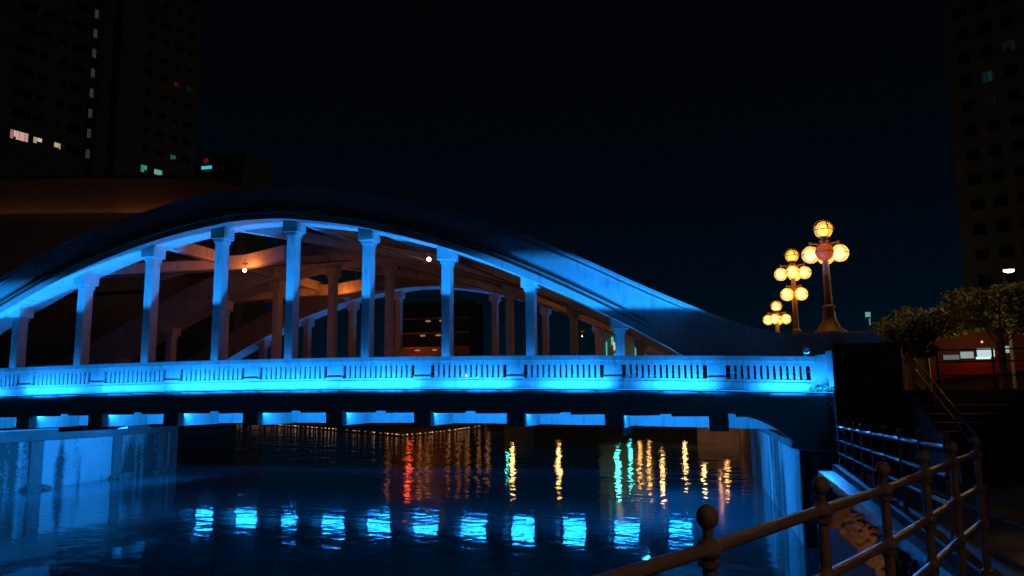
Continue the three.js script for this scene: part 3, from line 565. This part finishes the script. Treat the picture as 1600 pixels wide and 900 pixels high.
{
  const t = thing('teal_lit_kiosk', 'small far building edged with cyan and yellow lights behind the last hanger', 'building', null, [2.97, 2.05, -106]); t.scale.setScalar(1.145);
  mesh('wall', box(-2.4, 5.4, 0, 12.5, -6, 0), M.wall, t);
  let i = 0; for (const [x, y, w, h, c] of [[-0.9, 9.6, 0.16, 2.6, 0], [0.0, 11, 0.35, 1.2, 0], [0.5, 10.2, 0.7, 1.2, 1], [0.9, 11.6, 0.3, 0.9, 0], [0.3, 8.2, 0.16, 1.8, 0], [3.4, 9.5, 0.16, 2.4, 0], [4.3, 8.8, 0.16, 1.2, 0], [2.9, 8.0, 0.3, 0.8, 1]]) mesh('lit_window_pane', box(x - w / 2, x + w / 2, y - h / 2, y + h / 2, 0.02, 0.1), c ? glow(0.8, 0.6, 0.25) : glow(0.08, 0.5, 0.45), t);
}
// ------------------------------------------------------------------ lights along the far quay that the river mirrors
const WY = [80, 42, 13], OR = [50, 20, 4.5], TEAL = [5, 75, 60], RED = [24, 2, 0.5], DIM = [3.5, 1.2, 0.3], ORF = [5, 1.7, 0.4];
[['yellow', -9.5, 4.6, -82.7, WY, 0.26], ['yellow', -3.9, 5.2, -89.3, WY, 0.28], ['orange', 7.3, 5.3, -102.3, OR, 0.26], ['orange', 8.9, 5.7, -100.7, OR, 0.26], ['yellow', 11.8, 6.2, -82.8, WY, 0.24], ['yellow', 14.6, 4.6, -98.7, WY, 0.24], ['yellow', 17.5, 4.9, -92.2, WY, 0.26],
  ['orange', 20.8, 5.8, -97.3, OR, 0.26], ['teal', 4.2, 7.2, -96.7, TEAL, 0.34], ['teal', 6.2, 5.4, -96.9, TEAL, 0.24], ['teal', -19.2, 4.4, -119.6, TEAL, 0.2], ['red', -57.5, 15.4, -168, RED, 0.6], ['orange', -63.2, 15.2, -168, DIM, 0.4], ['orange', -54.4, 13.9, -168, DIM, 0.42], ['orange', -52.1, 13.1, -167.5, DIM, 0.42], ['orange', -45.9, 10.4, -166, ORF, 0.36], ['orange', -43.4, 12.0, -166.5, ORF, 0.36], ['orange', -40.3, 11.0, -164, DIM, 0.45], ['orange', -37.0, 10.5, -163, ORF, 0.36], ['orange', -34.4, 9.4, -162, DIM, 0.42]].forEach(([c, x, y, z, e, r], i, all) => {
  const order = ['first', 'second', 'third', 'fourth', 'fifth', 'sixth', 'seventh', 'eighth', 'ninth', 'tenth'], bearing = ([, px, , pz]) => (px - 17.4) / (31.6 - pz);
  const same = all.filter(q => q[0] === c).sort((p, q) => bearing(p) - bearing(q)), nth = order[same.indexOf(all[i])];
  const t = thing('quay_lamp', 'far quay lamp mirrored as ' + (same.length > 1 ? 'the ' + nth + ' ' + c + ' streak from the left' : 'the only red streak on the river'), 'quay lamp', c + ' lamps along the far quay', [x, 2.4, z]);
  mesh('post', planar(cyl(0.06, 0.05, y - 2.4 - r)), M.darkIron, t);
  mesh('lamp_globe', new THREE.SphereGeometry(r, 16, 12).translate(0, y - 2.4, 0), glow(...e), t);
  point(t, new THREE.Color(...e).multiplyScalar(1 / Math.max(...e)), 0.012 * Math.max(...e), [0, y - 2.4, 0], r * 0.8);
});
// landing steps on the far right bank
{
  const t = thing('landing_steps', 'warm lit stone landing steps on the bank beyond the bridge', 'steps');
  for (let i = 0; i < 7; i++) mesh('step', box(16.9, 21.15, -0.3, 0.32 + i * 0.29, -53.5 - i * 0.5 - 0.6, -52.9 - i * 0.5), M.paving, t);
  mesh('lamp_bulb', new THREE.SphereGeometry(0.12, 12, 8).translate(19, 4.4, -50), glow(1, 0.45, 0.15), t);
  mesh('lamp_post', bar(V(21, -0.3, -50), V(21, 4.6, -50), 0.05, 8), M.darkIron, t); mesh('lamp_arm', bar(V(21, 4.6, -50), V(19, 4.5, -50), 0.03, 8), M.darkIron, t);
  point(t, new THREE.Color(1, 0.4, 0.16), 30, [19, 4.4, -50], 0.1);
}
// line of floats added to stand in for lamp glitter on the water
{
  const t = thing('glitter_floats', 'thin line of added amber-glowing floats standing in for glitter on the river beyond the bridge', 'water glitter');
  const mg = new THREE.SphereGeometry(0.13, 8, 6).translate(0, 0.16, 0), mk = [glow(0.9, 0.36, 0.1), glow(0.5, 0.17, 0.05), glow(1.6, 0.8, 0.35)];  // glowing caps imitate the glitter of bank lights on the ripples
  const line = [[-90, -140], [-47.7, -98.3], [-21.5, -70.3], [-19.8, -84.4], [-21.2, -112]], g = new THREE.CapsuleGeometry(0.2, 0.7, 3, 8).rotateX(Math.PI / 2);
  for (let i = 0; i < line.length - 1; i++) {
    const [a, b] = [line[i], line[i + 1]], L = Math.hypot(b[0] - a[0], b[1] - a[1]), n = Math.round(L / 1.35);
    for (let k = 0; k < n; k++) { const s = k / n, o = mesh('float', g, M.float, t); o.position.set(mix(a[0], b[0], s) + rr(-0.15, 0.15), 0.08, mix(a[1], b[1], s) + rr(-0.15, 0.15)); o.rotation.y = Math.atan2(b[0] - a[0], b[1] - a[1]) + rr(-0.2, 0.2); if (rnd() < 0.75) mesh('glitter_light', mg, mk[(rnd() * 3) | 0], o); }
  }
}
// lit street lamp glimpsed under the left of the arch
{
  const t = thing('orange_street_lamp', 'orange street lamp glimpsed at the far left below the arch', 'street lamp', null, [-33.3, 3.1, -18]);
  mesh('post', planar(cyl(0.08, 0.06, 7.6)), M.darkIron, t);
  mesh('lamp_head', planar(new THREE.SphereGeometry(0.35, 14, 8).scale(1.4, 0.4, 0.8).translate(-0.2, 7.75, 0)), M.darkIron, t);
  mesh('lamp_bulb', new THREE.SphereGeometry(0.22, 14, 8).scale(1.4, 0.6, 0.8).translate(-0.2, 7.58, 0), glow(3, 1.2, 0.15), t);
  point(t, SODIUM, 6, [-0.2, 7.55, 0], 0.1);
}
renderer.render(scene, camera);
